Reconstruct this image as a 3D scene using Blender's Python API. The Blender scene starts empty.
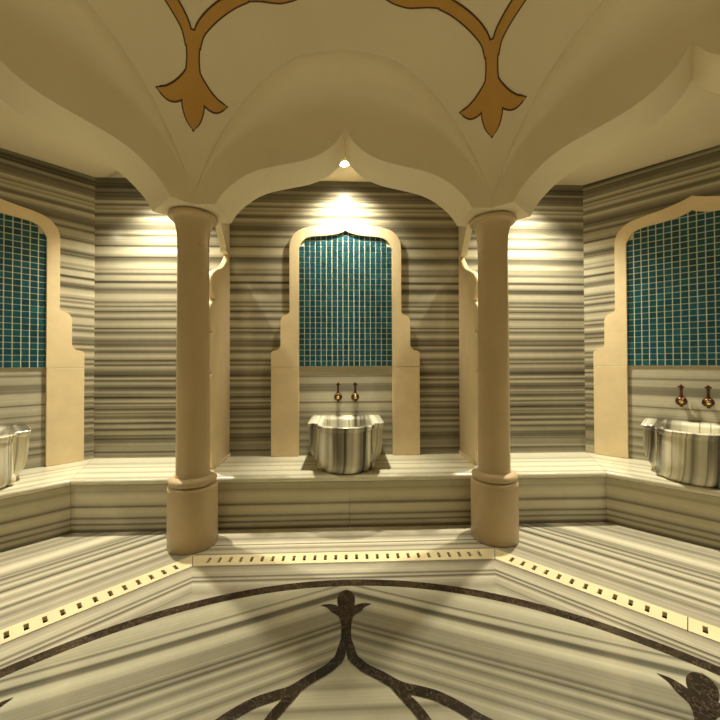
import bpy, bmesh, math, random
from mathutils import Vector, Matrix
random.seed(7)
S = bpy.context.scene
COL = S.collection
PI = math.pi
T8 = math.tan(PI / 8)

# ------------------------------------------------------------------ dimensions (metres)
WALL_N, DIAG_N = 3.778, 4.485          # distance of straight / diagonal walls from the centre
WALL_H, DIAG_H = 2.565, 0.8575         # half lengths of those walls
CEIL = 3.32
SEAT = 0.447
ARCH_F, ARCH_B = 2.69, 3.05            # front and back plane of the ogee arches
SPRING = 2.576
COL_N = 2.8925                         # apothem of the column ring


def lerp_table(xs, ys, x):
    """smooth (monotone-ish cubic) interpolation"""
    if x <= xs[0]:
        return ys[0]
    if x >= xs[-1]:
        return ys[-1]
    n = len(xs)
    for i in range(n - 1):
        if x <= xs[i + 1]:
            break
    h = xs[i + 1] - xs[i]
    d = lambda k: (ys[k + 1] - ys[k]) / (xs[k + 1] - xs[k])

    def slope(k):
        if k == 0:
            return d(0)
        if k == n - 1:
            return d(n - 2)
        a, b = d(k - 1), d(k)
        return 0 if a * b <= 0 else 2 * a * b / (a + b)
    t = (x - xs[i]) / h
    m0, m1 = slope(i) * h, slope(i + 1) * h
    return ((2 * t**3 - 3 * t * t + 1) * ys[i] + (t**3 - 2 * t * t + t) * m0
            + (-2 * t**3 + 3 * t * t) * ys[i + 1] + (t**3 - t * t) * m1)


# ------------------------------------------------------------------ materials
class NT:
    def __init__(s, name):
        s.m = bpy.data.materials.new(name)
        s.m.use_nodes = True
        s.t = s.m.node_tree
        s.b = s.t.nodes['Principled BSDF']

    def n(s, typ, **kw):
        nd = s.t.nodes.new(typ)
        for k, v in kw.items():
            if k in nd.inputs.keys() and not hasattr(nd, k):
                nd.inputs[k].default_value = v
            else:
                setattr(nd, k, v)
        return nd

    def l(s, a, b):
        s.t.links.new(a, b)

    def math(s, op, a, b=None):
        nd = s.t.nodes.new('ShaderNodeMath')
        nd.operation = op
        for i, v in enumerate((a, b)):
            if v is None:
                continue
            if isinstance(v, (int, float)):
                nd.inputs[i].default_value = v
            else:
                s.l(v, nd.inputs[i])
        return nd.outputs[0]

    def mix(s, fac, a, b, blend='MIX'):
        nd = s.t.nodes.new('ShaderNodeMix')
        nd.data_type = 'RGBA'
        nd.blend_type = blend
        for i, v in ((0, fac), (6, a), (7, b)):
            if isinstance(v, (int, float)):
                nd.inputs[i].default_value = v
            elif isinstance(v, tuple):
                nd.inputs[i].default_value = (*v, 1) if len(v) == 3 else v
            else:
                s.l(v, nd.inputs[i])
        return nd.outputs[2]

    def ramp(s, fac, stops, interp='LINEAR'):
        nd = s.t.nodes.new('ShaderNodeValToRGB')
        nd.color_ramp.interpolation = interp
        e = nd.color_ramp.elements
        while len(e) < len(stops):
            e.new(0.5)
        for el, (p, c) in zip(e, stops):
            el.position = p
            el.color = (*c, 1) if isinstance(c, tuple) else (c, c, c, 1)
        s.l(fac, nd.inputs[0])
        return nd.outputs[0]

    def noise(s, vec, scale, detail=2, rough=.5):
        nd = s.t.nodes.new('ShaderNodeTexNoise')
        nd.inputs['Scale'].default_value = scale
        nd.inputs['Detail'].default_value = detail
        nd.inputs['Roughness'].default_value = rough
        if vec is not None:
            s.l(vec, nd.inputs['Vector'])
        return nd.outputs[0]

    def vec(s, x, y, z=0.0):
        nd = s.t.nodes.new('ShaderNodeCombineXYZ')
        for i, v in enumerate((x, y, z)):
            if isinstance(v, (int, float)):
                nd.inputs[i].default_value = v
            else:
                s.l(v, nd.inputs[i])
        return nd.outputs[0]

    def uv(s):
        nd = s.t.nodes.new('ShaderNodeUVMap')
        nd.uv_map = 'UVMap'
        sp = s.t.nodes.new('ShaderNodeSeparateXYZ')
        s.l(nd.outputs[0], sp.inputs[0])
        return sp.outputs[0], sp.outputs[1]

    def done(s, color, rough=.4, spec=.5, metal=0.0, bump=None, bstr=.1):
        if isinstance(color, tuple):
            s.b.inputs['Base Color'].default_value = (*color, 1)
        else:
            s.l(color, s.b.inputs['Base Color'])
        s.b.inputs['Roughness'].default_value = rough
        s.b.inputs['Specular IOR Level'].default_value = spec
        s.b.inputs['Metallic'].default_value = metal
        if bump is not None:
            nd = s.t.nodes.new('ShaderNodeBump')
            nd.inputs['Strength'].default_value = bstr
            nd.inputs['Distance'].default_value = .01
            s.l(bump, nd.inputs['Height'])
            s.l(nd.outputs[0], s.b.inputs['Normal'])
        return s.m


LIGHT_M, DARK_M = (.72, .66, .51), (.135, .118, .08)


def striped(name, lo, hi, f1, f2, w1=.6, light=LIGHT_M, dark=DARK_M, seed=0.0, rough=.25, wob=.02, line=.0, spec=.5):
    """banded marble: bands run along U and vary across V (metres)"""
    t = NT(name)
    u, v = t.uv()
    wb = t.noise(t.vec(t.math('MULTIPLY', u, .7), t.math('MULTIPLY', v, 1.5), seed + 9.3), 1.0, 2)
    v2 = t.math('ADD', v, t.math('MULTIPLY', t.math('SUBTRACT', wb, .5), wob))
    us = t.math('MULTIPLY', u, .35)
    n1 = t.noise(t.vec(us, t.math('MULTIPLY', v2, f1), seed), 1.0, 2, .55)
    n2 = t.noise(t.vec(t.math('MULTIPLY', u, .6), t.math('MULTIPLY', v2, f2), seed + 4.1), 1.0, 2, .55)
    val = t.math('ADD', t.math('MULTIPLY', n1, w1), t.math('MULTIPLY', n2, 1 - w1))
    c = t.ramp(val, [(lo, 0.0), ((lo + hi) / 2 - .02, .45), (hi, 1.0)])
    if line > 0:
        n3 = t.noise(t.vec(us, t.math('MULTIPLY', v2, f1 * 1.7), seed + 17.7), 1.0, 1, .5)
        ln = t.ramp(n3, [(.47, 1.0), (.497, 1 - line), (.505, 1 - line), (.53, 1.0)])
        c = t.math('MULTIPLY', c, ln)
    grain = t.noise(t.vec(u, v, seed), 9.0, 4, .6)
    col = t.mix(c, dark, light)
    col = t.mix(.25, col, t.ramp(grain, [(.3, (.55, .53, .48)), (.7, (1, 1, 1))]), 'MULTIPLY')
    return t.done(col, rough, spec)


# band pattern of the wall slabs: (height above floor, brightness)
def wall_bands():
    up = [(0, .25), (20, .08), (38, .1), (45, .5), (52, .3), (57, .12), (80, .2), (97, .25), (105, .85), (115, .5), (124, .15),
          (134, .8), (144, .4), (155, .85), (163, .5), (172, .12), (182, .3), (192, .9), (202, .6), (222, .3), (240, .15), (254, .35), (265, .75),
          (274, .35), (281, .12), (292, .6), (312, .7), (327, .4), (336, .1), (346, .85), (372, .95), (384, .55), (394, .12),
          (414, .25), (428, .75), (440, .95), (455, .5), (467, .7), (480, .2), (492, .85), (510, .8), (517, .1), (524, .1), (532, .8), (545, .7),
          (558, .15), (574, .22), (586, .8), (602, .9), (616, .6), (626, .15), (635, .75), (645, .15), (656, .85), (672, .12), (682, .5), (694, .9), (704, .5), (713, .12)]
    lo = [(3, .7), (22, .85), (33, .6), (40, .1), (49, .8), (61, .15), (70, .4), (84, .95), (95, .5), (106, .22), (122, .35), (130, .08), (136, .5), (145, .85),
          (153, .3), (162, .2), (172, .6), (184, .95), (196, .6), (207, .12), (218, .65), (229, .18), (243, .85), (252, .5), (263, .3),
          (280, .1), (290, .2), (300, .9), (310, .1), (318, .5), (325, .85), (334, .35), (346, .12), (360, .3), (371, .7), (378, .3), (384, .45), (397, .06), (406, .4),
          (415, .85), (425, .2), (437, .6), (445, .3), (456, .12), (465, .3), (470, .65), (476, .25), (483, .45), (497, .1), (506, .4), (513, .75), (526, .06), (534, .35),
          (543, .7), (557, .08), (567, .4), (578, .5), (586, .25), (604, .1), (617, .2), (634, .45), (650, .4), (662, .5), (673, .1), (682, .4), (692, .35), (703, .75)]
    pts = [(180 + y / 5.143, b) for y, b in up] + [(320 + y / 5.143, b) for y, b in lo]
    out = []
    for y, b in pts:
        out.append((1.4 + (363.7 - y) / 356.4 * 3.66, b))
    out.sort()
    return out


def banded(name, bands, offset=0.0, tilt=0.0, seed=0.0, wob=.012, light=(.59, .54, .40), dark=(.042, .035, .022), rough=.13, fine=.6, soft=.3, ff=75.0, spec=.5):
    """marble with a given sequence of bands (position in metres, brightness); U runs along the bands"""
    t = NT(name)
    u, v = t.uv()
    wb = t.noise(t.vec(t.math('MULTIPLY', u, .45), t.math('MULTIPLY', v, 1.2), seed), 1.0, 2)
    v2 = t.math('ADD', t.math('ADD', v, offset), t.math('MULTIPLY', t.math('SUBTRACT', wb, .5), wob * 2))
    if tilt:
        v2 = t.math('ADD', v2, t.math('MULTIPLY', u, tilt))
    K = 31
    val = None
    i = 0
    while i < len(bands) - 1:
        ch = bands[i:i + K]
        z0, z1 = ch[0][0], ch[-1][0]
        fac = t.math('DIVIDE', t.math('SUBTRACT', v2, z0), z1 - z0)
        r = t.ramp(fac, [((z - z0) / (z1 - z0), b) for z, b in ch])
        val = r if val is None else t.mix(t.math('GREATER_THAN', v2, z0), val, r)
        i += K - 1
    fn = t.noise(t.vec(t.math('MULTIPLY', u, .12), t.math('MULTIPLY', v2, ff), seed + 2), 1.0, 2)
    sf = t.noise(t.vec(t.math('MULTIPLY', u, .7), t.math('MULTIPLY', v2, 5.0), seed + 5), 1.0, 2)
    val = t.math('ADD', val, t.math('MULTIPLY', t.math('SUBTRACT', fn, .5), fine))
    val = t.math('ADD', val, t.math('MULTIPLY', t.math('SUBTRACT', sf, .5), soft))
    cl = t.n('ShaderNodeClamp')
    t.l(val, cl.inputs[0])
    col = t.mix(cl.outputs[0], dark, light)
    gr = t.noise(t.vec(u, v, seed), 14.0, 4, .6)
    col = t.mix(.2, col, t.ramp(gr, [(.3, (.6, .58, .54)), (.7, (1, 1, 1))]), 'MULTIPLY')
    return t.done(col, rough, spec)


B_DISC = [(1.40, .7), (1.45, .4), (1.5, .75), (1.55, .5), (1.60, .7), (1.63, .25), (1.66, .75), (1.69, .35), (1.72, .7), (1.76, .2), (1.79, .7), (1.815, .1), (1.835, .45), (1.85, .12),
          (1.875, .45), (1.95, .4), (1.965, .6), (2.0, .9), (2.035, .7), (2.055, .1), (2.085, .06), (2.10, .6), (2.13, .75), (2.15, .15), (2.165, .6), (2.2, .65), (2.26, .85), (2.3, .6)]
B_CORE = [(.5, .6), (.7, .3), (.74, .7), (.9, .5), (.95, .2), (1.0, .75), (1.1, .6), (1.14, .3), (1.18, .8), (1.3, .7), (1.36, .35), (1.40, .75), (1.47, .6), (1.50, .2), (1.52, .7), (1.57, .8),
          (1.60, .45), (1.64, .85), (1.70, .7), (1.74, .5), (1.78, .85), (1.9, .8)]
B_DIAG = [(2.7, .55), (2.77, .5), (2.80, .6), (2.83, .3), (2.87, .4), (2.895, .75), (2.915, .6), (2.94, .1), (2.96, .5), (2.985, .9), (3.005, .6), (3.03, .4), (3.06, .55), (3.105, .9), (3.125, .5),
          (3.15, .05), (3.18, .4), (3.215, .85), (3.235, .5), (3.25, .15), (3.27, .5), (3.285, .7), (3.305, .4), (3.32, .15), (3.35, .45), (3.38, .3), (3.41, .5), (3.45, .85), (3.48, 1.0), (3.52, .85),
          (3.56, .5), (3.60, .65), (3.645, .35), (3.69, .6), (3.73, .45), (3.77, .7), (3.82, .9), (3.9, .6)]
B_BACK = [(2.7, .7), (2.715, .2), (2.735, .65), (2.77, .6), (2.79, .25), (2.81, .5), (2.835, .9), (2.85, .1), (2.865, .85), (2.89, .7), (2.94, .3), (2.98, .6), (3.03, .75), (3.08, .95)]
B_IN = [(2.1, .5), (2.2, .7), (2.28, .4), (2.33, .6), (2.36, .85), (2.392, .05), (2.41, .8), (2.433, .1), (2.45, .6), (2.48, .7), (2.53, .5), (2.56, .3)]
B_FRONT = [(0, .05), (.02, .15), (.032, .5), (.05, .6), (.066, .05), (.082, .6), (.10, .55), (.116, .08), (.135, .6), (.16, .75), (.195, .7), (.212, .06), (.235, .6), (.27, .8), (.31, .75),
           (.335, .45), (.35, .6), (.38, .65), (.40, .5)]
B_TOP = [(0, .6), (.10, .9), (.2, .85), (.28, .5), (.3, .6), (.33, .95), (.37, .9), (.395, .35), (.42, .9), (.5, .95), (.56, .45), (.59, .9), (.66, .9), (.69, .35), (.72, .4), (.735, .9), (.78, .8)]
B_SPLASH = [(.45, .4), (.5, .6), (.54, .15), (.56, .65), (.60, .15), (.63, .7), (.69, .15), (.72, .65), (.77, .2), (.80, .6), (.84, .25), (.87, .75), (.9, .3), (.915, .6), (.96, .8), (.985, .7),
            (.999, .08), (1.015, .75), (1.06, .85), (1.10, .75), (1.115, .25), (1.15, .2), (1.187, .25), (1.2, .65), (1.25, .7), (1.271, .2), (1.29, .7), (1.37, .75)]


def plain(name, c, rough=.5, spec=.4, var=.12, scale=3.0, metal=0.0, bump=.0):
    t = NT(name)
    tc = t.n('ShaderNodeTexCoord')
    n = t.noise(tc.outputs['Object'], scale, 5, .6)
    lo = tuple(x * (1 - var) for x in c)
    hi = tuple(min(1, x * (1 + var)) for x in c)
    col = t.ramp(n, [(.3, lo), (.7, hi)])
    return t.done(col, rough, spec, metal, n if bump else None, bump)


def dark_marble(name):
    t = NT(name)
    tc = t.n('ShaderNodeTexCoord')
    n = t.noise(tc.outputs['Object'], 6.0, 6, .7)
    n2 = t.noise(tc.outputs['Object'], 11.0, 5, .75)
    c = t.ramp(n, [(.35, (.012, .008, .005)), (.7, (.042, .026, .016))])
    v = t.ramp(n2, [(.485, 0.0), (.5, 1.0), (.515, 0.0)])
    return t.done(t.mix(t.math('MULTIPLY', v, .35), c, (.3, .22, .15)), .18, .5)


def mosaic_mat():
    t = NT('teal_glass_tile')
    g = t.n('ShaderNodeNewGeometry')
    r = g.outputs['Random Per Island']
    c = t.ramp(r, [(0, (.0006, .04, .054)), (.35, (.001, .07, .092)), (.7, (.001, .054, .092)), (1, (.004, .10, .125))])
    return t.done(c, .32, .55)


def emit(name, c, s):
    t = NT(name)
    t.b.inputs['Emission Color'].default_value = (*c, 1)
    t.b.inputs['Emission Strength'].default_value = s
    return t.done(c, .5)


M = {}
M['wall'] = banded('banded_wall_marble', wall_bands())
M['wall_left'] = banded('banded_wall_marble_left', wall_bands(), .03, .012, 3)
M['wall_right'] = banded('banded_wall_marble_right', wall_bands(), -.02, -.015, 7)
M['splash'] = banded('banded_splash_marble', B_SPLASH, seed=3, wob=.008, light=(.62, .58, .45), dark=(.12, .105, .07))
M['bench_front'] = banded('banded_bench_front_marble', B_FRONT, seed=11, wob=.014, light=(.76, .70, .51), dark=(.10, .086, .055), fine=.3, soft=.2)
M['bench_top'] = banded('banded_bench_top_marble', B_TOP, seed=21, wob=.008, rough=.18, light=(.80, .76, .59), dark=(.24, .22, .155), fine=.3)
M['floor'] = banded('banded_floor_marble', B_DIAG, seed=5, wob=.012, light=(.69, .635, .49), dark=(.06, .05, .032), fine=.85)
M['floor_back'] = banded('banded_floor_marble_back', B_BACK, seed=6, wob=.01, light=(.70, .64, .49), dark=(.075, .063, .04), fine=.7)
M['floor_in'] = banded('banded_floor_marble_inner', B_IN, seed=15, wob=.01, light=(.62, .57, .44), dark=(.075, .063, .042), fine=.7)
M['disc'] = banded('banded_medallion_marble', B_DISC, seed=31, wob=.025, rough=.1, light=(.56, .525, .39), dark=(.06, .052, .035), fine=.4, soft=.35)
M['disc_in'] = banded('banded_medallion_core_marble', B_CORE, seed=47, wob=.02, rough=.1, light=(.58, .54, .40), dark=(.10, .09, .06), fine=.35)
M['basin'] = striped('veined_basin_marble', .41, .56, 6.5, 20, .72, seed=8, line=.6, rough=.16, wob=.06, light=(.78, .74, .58), dark=(.07, .062, .045))
M['cream'] = plain('cream_limestone', (.72, .58, .355), .42, .4, .07, 5)
M['column'] = plain('beige_limestone', (.52, .40, .235), .36, .4, .06, 3)
M['plaster'] = plain('ivory_plaster', (.66, .575, .40), .7, .25, .03, 2)
M['arch'] = plain('ivory_arch_plaster', (.72, .64, .46), .65, .25, .03, 2)
M['drain'] = plain('cream_drain_stone', (.70, .60, .37), .4, .4, .05, 6)
M['channel'] = plain('channel_dark', (.02, .012, .006), .6, .3)
M['gold'] = plain('ochre_paint', (.44, .24, .05), .6, .3, .1, 4)
M['outline'] = plain('dark_brown_paint', (.07, .03, .015), .6, .3)
M['dark'] = dark_marble('dark_brown_marble')
M['grout'] = plain('pale_grout', (.62, .62, .46), .6, .3, .05)
M['tile'] = mosaic_mat()
M['bronze'] = plain('aged_bronze', (.13, .065, .03), .28, .5, .2, 20, .9)
M['brass'] = plain('polished_brass', (.8, .62, .3), .2, .5, .1, 20, 1.0)
M['chrome'] = plain('lamp_ring_metal', (.75, .7, .6), .25, .5, .05, 5, 1.0)
M['lamp'] = emit('lamp_glass', (1, .9, .66), 60.0)
M['wood'] = plain('seam_dark', (.1, .08, .05), .6, .2)


# ------------------------------------------------------------------ mesh builder
class MB:
    def __init__(s):
        s.v, s.f, s.uv, s.sm, s.mi = [], [], [], [], []

    def vert(s, p):
        s.v.append(tuple(p))
        return len(s.v) - 1

    def face(s, pts, uv=None, smooth=False, mi=0):
        idx = [s.vert(p) for p in pts]
        s.f.append(idx)
        s.uv.append(uv or [(p[0], p[1]) for p in pts])
        s.sm.append(smooth)
        s.mi.append(mi)

    def facei(s, idx, uv=None, smooth=True, mi=0):
        s.f.append(list(idx))
        s.uv.append(uv or [(s.v[i][0], s.v[i][1]) for i in idx])
        s.sm.append(smooth)
        s.mi.append(mi)

    def grid(s, rows, uvf=None, smooth=True, closed=False, mi=0, flip=False):
        """rows: list of lists of points"""
        ids = [[s.vert(p) for p in r] for r in rows]
        n = len(rows[0])
        for i in range(len(rows) - 1):
            for j in range(n if closed else n - 1):
                k = (j + 1) % n
                q = [ids[i][j], ids[i][k], ids[i + 1][k], ids[i + 1][j]]
                if flip:
                    q.reverse()
                s.facei(q, [uvf(s.v[x]) for x in q] if uvf else None, smooth, mi)
        return ids

    def box(s, x0, x1, y0, y1, z0, z1, uvf=None, mi=0):
        P = [(x0, y0, z0), (x1, y0, z0), (x1, y1, z0), (x0, y1, z0), (x0, y0, z1), (x1, y0, z1), (x1, y1, z1), (x0, y1, z1)]
        for q in ((0, 3, 2, 1), (4, 5, 6, 7), (0, 1, 5, 4), (1, 2, 6, 5), (2, 3, 7, 6), (3, 0, 4, 7)):
            pts = [P[i] for i in q]
            s.face(pts, [uvf(p) for p in pts] if uvf else None, False, mi)

    def prism(s, poly, axis, a, b, uvf=None, smooth_side=False):
        """poly of 2-D points extruded along an axis ('x','y','z') from a to b"""
        def P(p, t):
            if axis == 'y':
                return (p[0], t, p[1])
            if axis == 'x':
                return (t, p[0], p[1])
            return (p[0], p[1], t)
        A = [P(p, a) for p in poly]
        B = [P(p, b) for p in poly]
        s.face(A, [uvf(p) for p in A] if uvf else None)
        s.face(B[::-1], [uvf(p) for p in B[::-1]] if uvf else None)
        n = len(poly)
        for i in range(n):
            k = (i + 1) % n
            q = [A[k], A[i], B[i], B[k]]
            s.face(q, [uvf(p) for p in q] if uvf else None, smooth_side)

    def lathe(s, prof, seg=32, axis='z', c=(0, 0, 0), uvf=None, mi=0):
        rows = []
        for r, h in prof:
            row = []
            for k in range(seg):
                a = 2 * PI * k / seg
                x, y = r * math.cos(a), r * math.sin(a)
                p = (x, y, h) if axis == 'z' else ((x, h, y) if axis == 'y' else (h, x, y))
                row.append((p[0] + c[0], p[1] + c[1], p[2] + c[2]))
            rows.append(row)
        s.grid(rows, uvf, True, True, mi)

    def tube(s, pts, rad, seg=12):
        rows = []
        for i, p in enumerate(pts):
            p = Vector(p)
            a = Vector(pts[max(0, i - 1)])
            b = Vector(pts[min(len(pts) - 1, i + 1)])
            d = (b - a).normalized()
            u = d.orthogonal().normalized()
            if abs(d.x) < .9:
                u = d.cross(Vector((1, 0, 0))).normalized()
            w = d.cross(u)
            r = rad[i] if isinstance(rad, (list, tuple)) else rad
            rows.append([tuple(p + u * r * math.cos(2 * PI * k / seg) + w * r * math.sin(2 * PI * k / seg)) for k in range(seg)])
        ids = s.grid(rows, None, True, True)
        s.facei(ids[0][::-1], None, False)
        s.facei(ids[-1], None, False)

    def build(s, name, mats, parent=None, bevel=0, weld=True, bev_seg=2, autosmooth=None):
        me = bpy.data.meshes.new(name)
        me.from_pydata(s.v, [], s.f)
        uvl = me.uv_layers.new(name='UVMap')
        li = 0
        for f, u in zip(s.f, s.uv):
            for c in u:
                uvl.data[li].uv = (c[0], c[1])
                li += 1
        for p, sm, mi in zip(me.polygons, s.sm, s.mi):
            p.use_smooth = sm
            p.material_index = mi
        for m in (mats if isinstance(mats, (list, tuple)) else [mats]):
            me.materials.append(m)
        bm = bmesh.new()
        bm.from_mesh(me)
        if weld:
            bmesh.ops.remove_doubles(bm, verts=bm.verts, dist=1e-5)
        bmesh.ops.recalc_face_normals(bm, faces=bm.faces)
        bm.to_mesh(me)
        bm.free()
        if autosmooth:
            me.set_sharp_from_angle(angle=math.radians(autosmooth))
        o = bpy.data.objects.new(name, me)
        COL.objects.link(o)
        if parent:
            o.parent = parent
        if bevel:
            md = o.modifiers.new('edge', 'BEVEL')
            md.width = bevel
            md.segments = bev_seg
            md.limit_method = 'ANGLE'
            md.angle_limit = math.radians(40)
            for p in me.polygons:
                p.use_smooth = True
            me.set_sharp_from_angle(angle=math.radians(40))
            md.harden_normals = True
        return o


def empty(name, label, cat, loc=(0, 0, 0), rz=0.0, group=None):
    o = bpy.data.objects.new(name, None)
    COL.objects.link(o)
    o.empty_display_size = .1
    o.location = loc
    o.rotation_euler = (0, 0, rz)
    tag(o, label, cat, group)
    return o


def tag(o, label, cat, group=None):
    o['label'] = label
    o['category'] = cat
    if group:
        o['group'] = group
    return o


def struct(o):
    o['kind'] = 'structure'
    return o


def copy_thing(r, loc, rz, label):
    c = r.copy()
    COL.objects.link(c)
    c.location = loc
    c.rotation_euler = (0, 0, rz)
    c['label'] = label
    for ch in list(r.children):
        d = ch.copy()
        COL.objects.link(d)
        d.parent = c
        for g in list(ch.children):
            e = g.copy()
            COL.objects.link(e)
            e.parent = d
    return c


def rot(p, brg):
    """turn a point clockwise by a compass bearing (degrees)"""
    a = math.radians(brg)
    c, s = math.cos(a), math.sin(a)
    q = (p[0] * c + p[1] * s, -p[0] * s + p[1] * c)
    return (*q, p[2]) if len(p) > 2 else q


# ------------------------------------------------------------------ dome, arches
def dome_z(r):
    return 2.5 + 1.46 * math.sqrt(max(0, 1 - (r / 2.92) ** 2))


EX = [0, .30, .53, .728, .92, 1.03, 1.1142]
EY = [2.293, 2.322, 2.402, 2.5, 2.603, 2.658, 2.69]


def edge_pt(x):
    y = lerp_table(EX, EY, abs(x))
    return (x, y, dome_z(math.hypot(x, y)))


OX = [0, .05, .11, .20, .31, .47, .62, .735, .82, .89, .935, .958, .965]
OZ = [3.158, 3.075, 3.015, 2.953, 2.911, 2.876, 2.842, 2.794, 2.735, 2.672, 2.612, 2.575, SPRING]


def ogee(x):
    return lerp_table(OX, OZ, abs(x))


def xs_half():
    xs = [0, .012, .03, .05, .075, .1, .13, .165, .2, .25, .3, .35, .4, .45, .5, .55, .6, .65, .7, .74, .78, .82, .85, .88,
          .905, .925, .94, .95, .958, .963, .965]
    return xs


XF = [-x for x in xs_half()[:0:-1]] + xs_half()
TIP = ARCH_F * T8
XFULL = [-TIP + .001, -1.09, -1.06, -1.02, -.99] + XF + [.99, 1.02, 1.06, 1.09, TIP - .001]
BACK_TOP = CEIL + .02


def arch_face(mb, brg):
    rows = []
    for x in XFULL:
        e = edge_pt(x)
        dy = ARCH_F - e[1]
        drop = .40 * dy + .001
        if abs(x) < .965:
            drop = max(.0005, min(drop, e[2] - ogee(x) - .004))
        rise = .34 * dy
        P = [(0, 0), (.45 * dy, rise), (dy, .5 * rise), (dy, -drop)]
        col = []
        for k in range(17):
            u = k / 16
            c4 = ((1 - u) ** 3, 3 * u * (1 - u) ** 2, 3 * u * u * (1 - u), u ** 3)
            col.append((x, e[1] + sum(a * p[0] for a, p in zip(c4, P)), e[2] + sum(a * p[1] for a, p in zip(c4, P))))
        zt = col[-1][2]
        zb = ogee(x) if abs(x) < .965 else SPRING
        for k in range(1, 5):
            col.append((x, ARCH_F, zt + (zb - zt) * k / 4))
        rows.append([rot(p, brg) for p in col])
    mb.grid(rows, None, True)


def arch_soffit(mb, brg):
    rows = []
    for x in XF:
        z = ogee(x)
        rows.append([rot((x, y, z), brg) for y in (ARCH_F, (ARCH_F + ARCH_B) / 2, ARCH_B)])
    mb.grid(rows, None, True)
    for s in (-1, 1):
        q = [(s * .965, ARCH_F, SPRING), (s * (TIP - .001), ARCH_F, SPRING), (s * (ARCH_B * T8 - .001), ARCH_B, SPRING), (s * .965, ARCH_B, SPRING)]
        mb.face([rot(p, brg) for p in q])


def arch_back(mb, brg):
    xs = [.001 - ARCH_B * T8, -1.1] + XF + [1.1, ARCH_B * T8 - .001]
    rows = []
    for x in xs:
        zb = ogee(x) if abs(x) < .965 else SPRING
        rows.append([rot((x, ARCH_B, zb), brg), rot((x, ARCH_B, BACK_TOP), brg)])
    mb.grid(rows, None, False)


mb = MB()
NB = 70
xsd = [TIP * (1 - (k / 20) ** 1.0) for k in range(20, -1, -1)]
ring = []
for i in range(8):
    for k in range(60):
        x = -TIP + 2 * TIP * k / 60
        ring.append(rot(edge_pt(x), 45 * i))
rows = []
for j in range(1, NB + 1):
    t = (j / NB) ** .6
    rows.append([(p[0] * t, p[1] * t, dome_z(math.hypot(p[0], p[1]) * t)) for p in ring])
rows[-1] = ring
ids = mb.grid(rows, None, True, True)
c = mb.vert((0, 0, dome_z(0)))
for k in range(len(ring)):
    mb.facei([ids[0][k], ids[0][(k + 1) % len(ring)], c])
struct(mb.build('ceiling', M['plaster']))

# flat ceiling over the ring of bays
mb = MB()
outer = []
for i in range(4):
    for s in (-1, 1):
        outer.append(rot((s * (WALL_H + .1), WALL_N + .1), 90 * i))
inner = [rot((-ARCH_B * T8 * .99, ARCH_B * .99), 45 * i) for i in range(8)]
inner = [rot((s_, ARCH_B - .02), 45 * i) for i in range(8) for s_ in (-(ARCH_B - .02) * T8,)]
# inner octagon corners at bearings -22.5 + 45 i ; outer corners at roughly -34, +34, 56 ...
for i in range(8):
    a, b = inner[i], inner[(i + 1) % 8]
    if i % 2 == 0:
        o1, o2 = rot((-WALL_H - .05, WALL_N + .1), 45 * i), rot((WALL_H + .05, WALL_N + .1), 45 * i)
    else:
        o1, o2 = rot((-DIAG_H - .05, DIAG_N + .1), 45 * i), rot((DIAG_H + .05, DIAG_N + .1), 45 * i)
    lo = [(a[0], a[1], CEIL), (b[0], b[1], CEIL), (o2[0], o2[1], CEIL), (o1[0], o1[1], CEIL)]
    hi = [(p[0], p[1], CEIL + .12) for p in lo]
    mb.face(lo)
    mb.face(hi[::-1])
    mb.face([lo[3], lo[2], hi[2], hi[3]])
    mb.face([lo[0], lo[1], hi[1], hi[0]])
o = struct(mb.build('ceiling_bays', M['arch']))
o.name = 'ceiling.001'

ARCH_LABELS = {0: 'ivory ogee arch spanning between the two columns, in front of the middle niche',
               -45: 'ivory ogee arch springing from the left column towards the left edge',
               45: 'ivory ogee arch springing from the right column, its pointed tip at the right edge'}
for brg in (0, -45, 45):
    e = empty('ogee_arch', ARCH_LABELS[brg], 'arch', (*rot((0, ARCH_F), brg), SPRING), 0, 'ogee arches under the dome')
    off = Vector(e.location)
    for nm, fn in (('arch_face', arch_face), ('arch_soffit', arch_soffit), ('arch_back', arch_back)):
        mb = MB()
        fn(mb, brg)
        mb.v = [(p[0] - off.x, p[1] - off.y, p[2] - off.z) for p in mb.v]
        mb.build(nm, M['arch'], e, autosmooth=35)
mb = MB()
for i in (2, 3, 4, 5, 6):
    arch_face(mb, 45 * i)
    arch_soffit(mb, 45 * i)
    arch_back(mb, 45 * i)
struct(mb.build('trim_1', M['arch'], autosmooth=35))


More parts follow.
